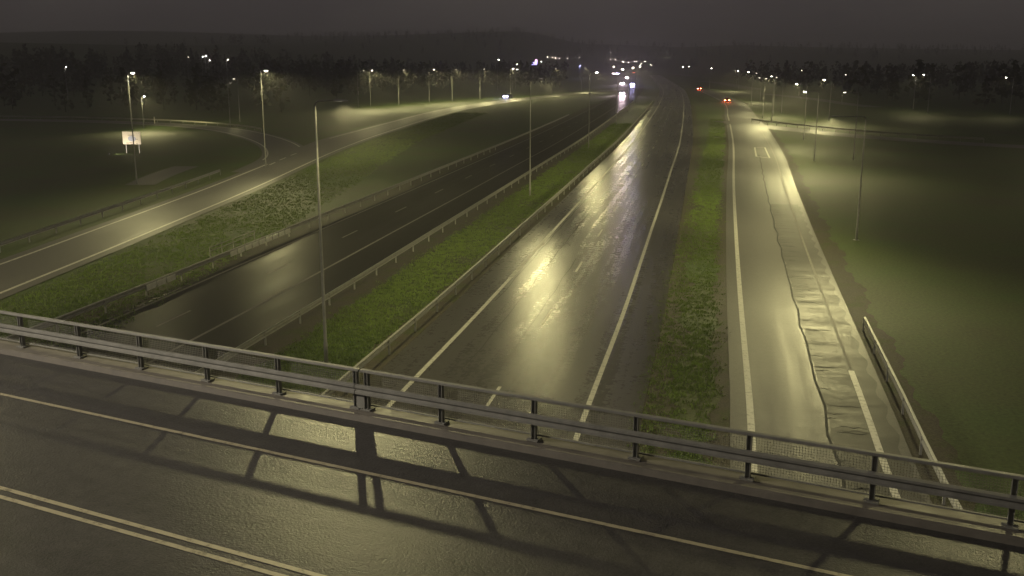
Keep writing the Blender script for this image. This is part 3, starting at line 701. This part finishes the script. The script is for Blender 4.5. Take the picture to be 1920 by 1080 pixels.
car(1363, 191.5, R(80), paints[4], 'nearer car with red tail lights on the right slip road', None, tr_, None, 'cars on the slip roads')
car(1311, 168.8, R(82), paints[3], 'farther car with red tail lights on the right slip road', None, tr_, None, 'cars on the slip roads')
car(1188, 137.5, R(83), paints[0], 'distant car with red tail lights on the motorway beyond the headlights', None, tdim, None)

# ================================================================ VEGETATION
def grass_tufts(name, pts, label, hmin=.08, hmax=.26):
    n = len(pts); k = 5
    base = np.repeat(pts, k, axis=0)+np.c_[rng.normal(0, .08, (n*k, 2)), np.zeros(n*k)]
    ang = rng.uniform(0, 6.283, n*k); h = np.repeat(rng.uniform(hmin, hmax, n), k)*rng.uniform(.7, 1.2, n*k); w = .018+.02*rng.random(n*k)
    dx, dy = np.cos(ang)*w, np.sin(ang)*w; lx, ly = rng.normal(0, .35, n*k)*h, rng.normal(0, .35, n*k)*h
    a = base.copy(); a[:, 0] -= dx; a[:, 1] -= dy; b = base.copy(); b[:, 0] += dx; b[:, 1] += dy
    t = base.copy(); t[:, 0] += lx; t[:, 1] += ly; t[:, 2] += h
    V = np.stack([a, b, t], 1).reshape(-1, 3)
    me = bpy.data.meshes.new(name); me.vertices.add(len(V)); me.vertices.foreach_set('co', V.ravel())
    me.loops.add(len(V)); me.loops.foreach_set('vertex_index', np.arange(len(V))); me.polygons.add(n*k)
    me.polygons.foreach_set('loop_start', np.arange(n*k)*3); me.polygons.foreach_set('loop_total', np.full(n*k, 3)); me.materials.append(M['blade']); me.update(calc_edges=True)
    return tag(link(name, me), label, 'grass', kind='stuff')
def strip_pts(c, o0, o1, y0, y1, n):
    la, lb = c.l_of(*c.p[np.argmin(abs(c.p[:, 1]-y0))]), c.l_of(*c.p[np.argmin(abs(c.p[:, 1]-y1))])
    l = la+(lb-la)*rng.random(n)**1.7; u = rng.random(n)
    out = []
    for li, ui in zip(l, u):
        a = o0(li) if callable(o0) else o0; b = o1(li) if callable(o1) else o1
        p, _ = c.at(li, a+(b-a)*ui+rng.normal(0, .22)); out.append((p.x, p.y, -.01))
    P = np.array(out); f = np.sin(P[:, 0]*.9+P[:, 1]*.31)+np.sin(P[:, 0]*.37-P[:, 1]*.53+2)+rng.normal(0, .7, n)
    return P[f > -1.6]
grass_tufts('median_grass', strip_pts(B, -14.7, -10.7, 26, 210, 24000), 'short green grass on the median between the guard rails', .05, .15)
# grass between motorway and right slip road follows the slip road's left edge
grass_tufts('divider_grass', strip_pts(RC, -4.1, -1.3, 24, 230, 14000), 'patchy green grass beside the right slip road', .05, .14)
grass_tufts('bank_grass', strip_pts(LC, 1.6, 10.0, 40, 260, 26000), 'green grass bank beside the left slip road', .05, .16)

def wood(name, n, sampler, label, seed):
    r = np.random.default_rng(seed); Vl = []; Fl = []; base = 0; count = 0; tries = 0
    while count < n and tries < n*12:
        tries += 1
        x, y = sampler(r); z = float(terrain(x, y)); h = r.uniform(7, 14); w = h*r.uniform(.2, .34)
        dist = math.hypot(x, y); dep = y*C_; 
        if dep < 30: continue
        px = 960+FPX*x/dep; py = 115+FPX*(CAM_H-z-h)/(C_*dep); hwp = FPX*w*1.2/dep+3
        if any(abs(px-a) < hwp and b > py-4 and dd > dist for a, b, dd in LIGHT_PX): continue
        if min(np.hypot(B.p[:, 0]-x, B.p[:, 1]-y)) < 45: continue
        if any((x-a)**2+(y-b)**2 < 900 for a, b in LAMP_XY): continue
        m = 46; t = r.random(m)**.8
        con = r.random() < .5
        rad = w*((1-t)*.95+.08) if con else w*np.sqrt(np.clip(1-(2*t-1)**2, .05, 1))
        a = r.uniform(0, 6.283, m); q = np.sqrt(r.random(m))
        cx = x+rad*q*np.cos(a); cy = y+rad*q*np.sin(a); cz = z+h*(.12+.86*t)
        s = w*r.uniform(.28, .5, m)*(1-.4*t)
        for i in range(m):
            u = r.normal(size=3); u /= np.linalg.norm(u); v = np.cross(u, r.normal(size=3)); v /= np.linalg.norm(v)
            c = np.array((cx[i], cy[i], cz[i]))
            Vl += [c-u*s[i], c+v*s[i]*.7, c+u*s[i], c-v*s[i]*.7]; Fl.append((base, base+1, base+2, base+3)); base += 4
        Vl += [np.array((x-.15, y, z-.3)), np.array((x+.15, y, z-.3)), np.array((x, y, z+h*.8)), np.array((x, y+.15, z-.3))]
        Fl += [(base, base+1, base+2), (base+1, base+3, base+2)]; base += 4
        count += 1
    me = bpy.data.meshes.new(name); me.from_pydata([tuple(v) for v in Vl], [], Fl); me.materials.append(M['leaf']); me.update()
    return tag(link(name, me), label, 'woods', kind='stuff')
wood('left_woods', 520, lambda r: (r.uniform(-420, -60), r.uniform(255, 560)) , 'dark wooded hillside beyond the loop road at left', 1)
wood('middle_woods', 420, lambda r: (r.uniform(-260, 40), r.uniform(440, 800)), 'dark belt of trees behind the row of lamps', 2)
wood('right_woods', 420, lambda r: (r.uniform(120, 420), r.uniform(240, 700)), 'dark woods beyond the fields at right', 3)
wood('far_woods', 500, lambda r: (r.uniform(-500, 1100), r.uniform(1250, 2700)), 'faint wooded slope behind the town lights', 4)

# ================================================================ HAZE: thin rain mist
hz = MB().box(-3400, 3400, -290, 4100, -1.5, 96).build('haze', None)
hm = bpy.data.materials.new('rain_mist'); hm.use_nodes = True; nt = hm.node_tree; nt.nodes.clear()
pv = nt.nodes.new('ShaderNodeVolumePrincipled'); pv.inputs['Color'].default_value = (.97, .97, .97, 1); pv.inputs['Density'].default_value = .0006; pv.inputs['Anisotropy'].default_value = .2
mo = nt.nodes.new('ShaderNodeOutputMaterial'); nt.links.new(pv.outputs[0], mo.inputs['Volume']); hz.data.materials.append(hm)
tag(hz, 'thin rain mist in the night air', 'mist', kind='stuff')
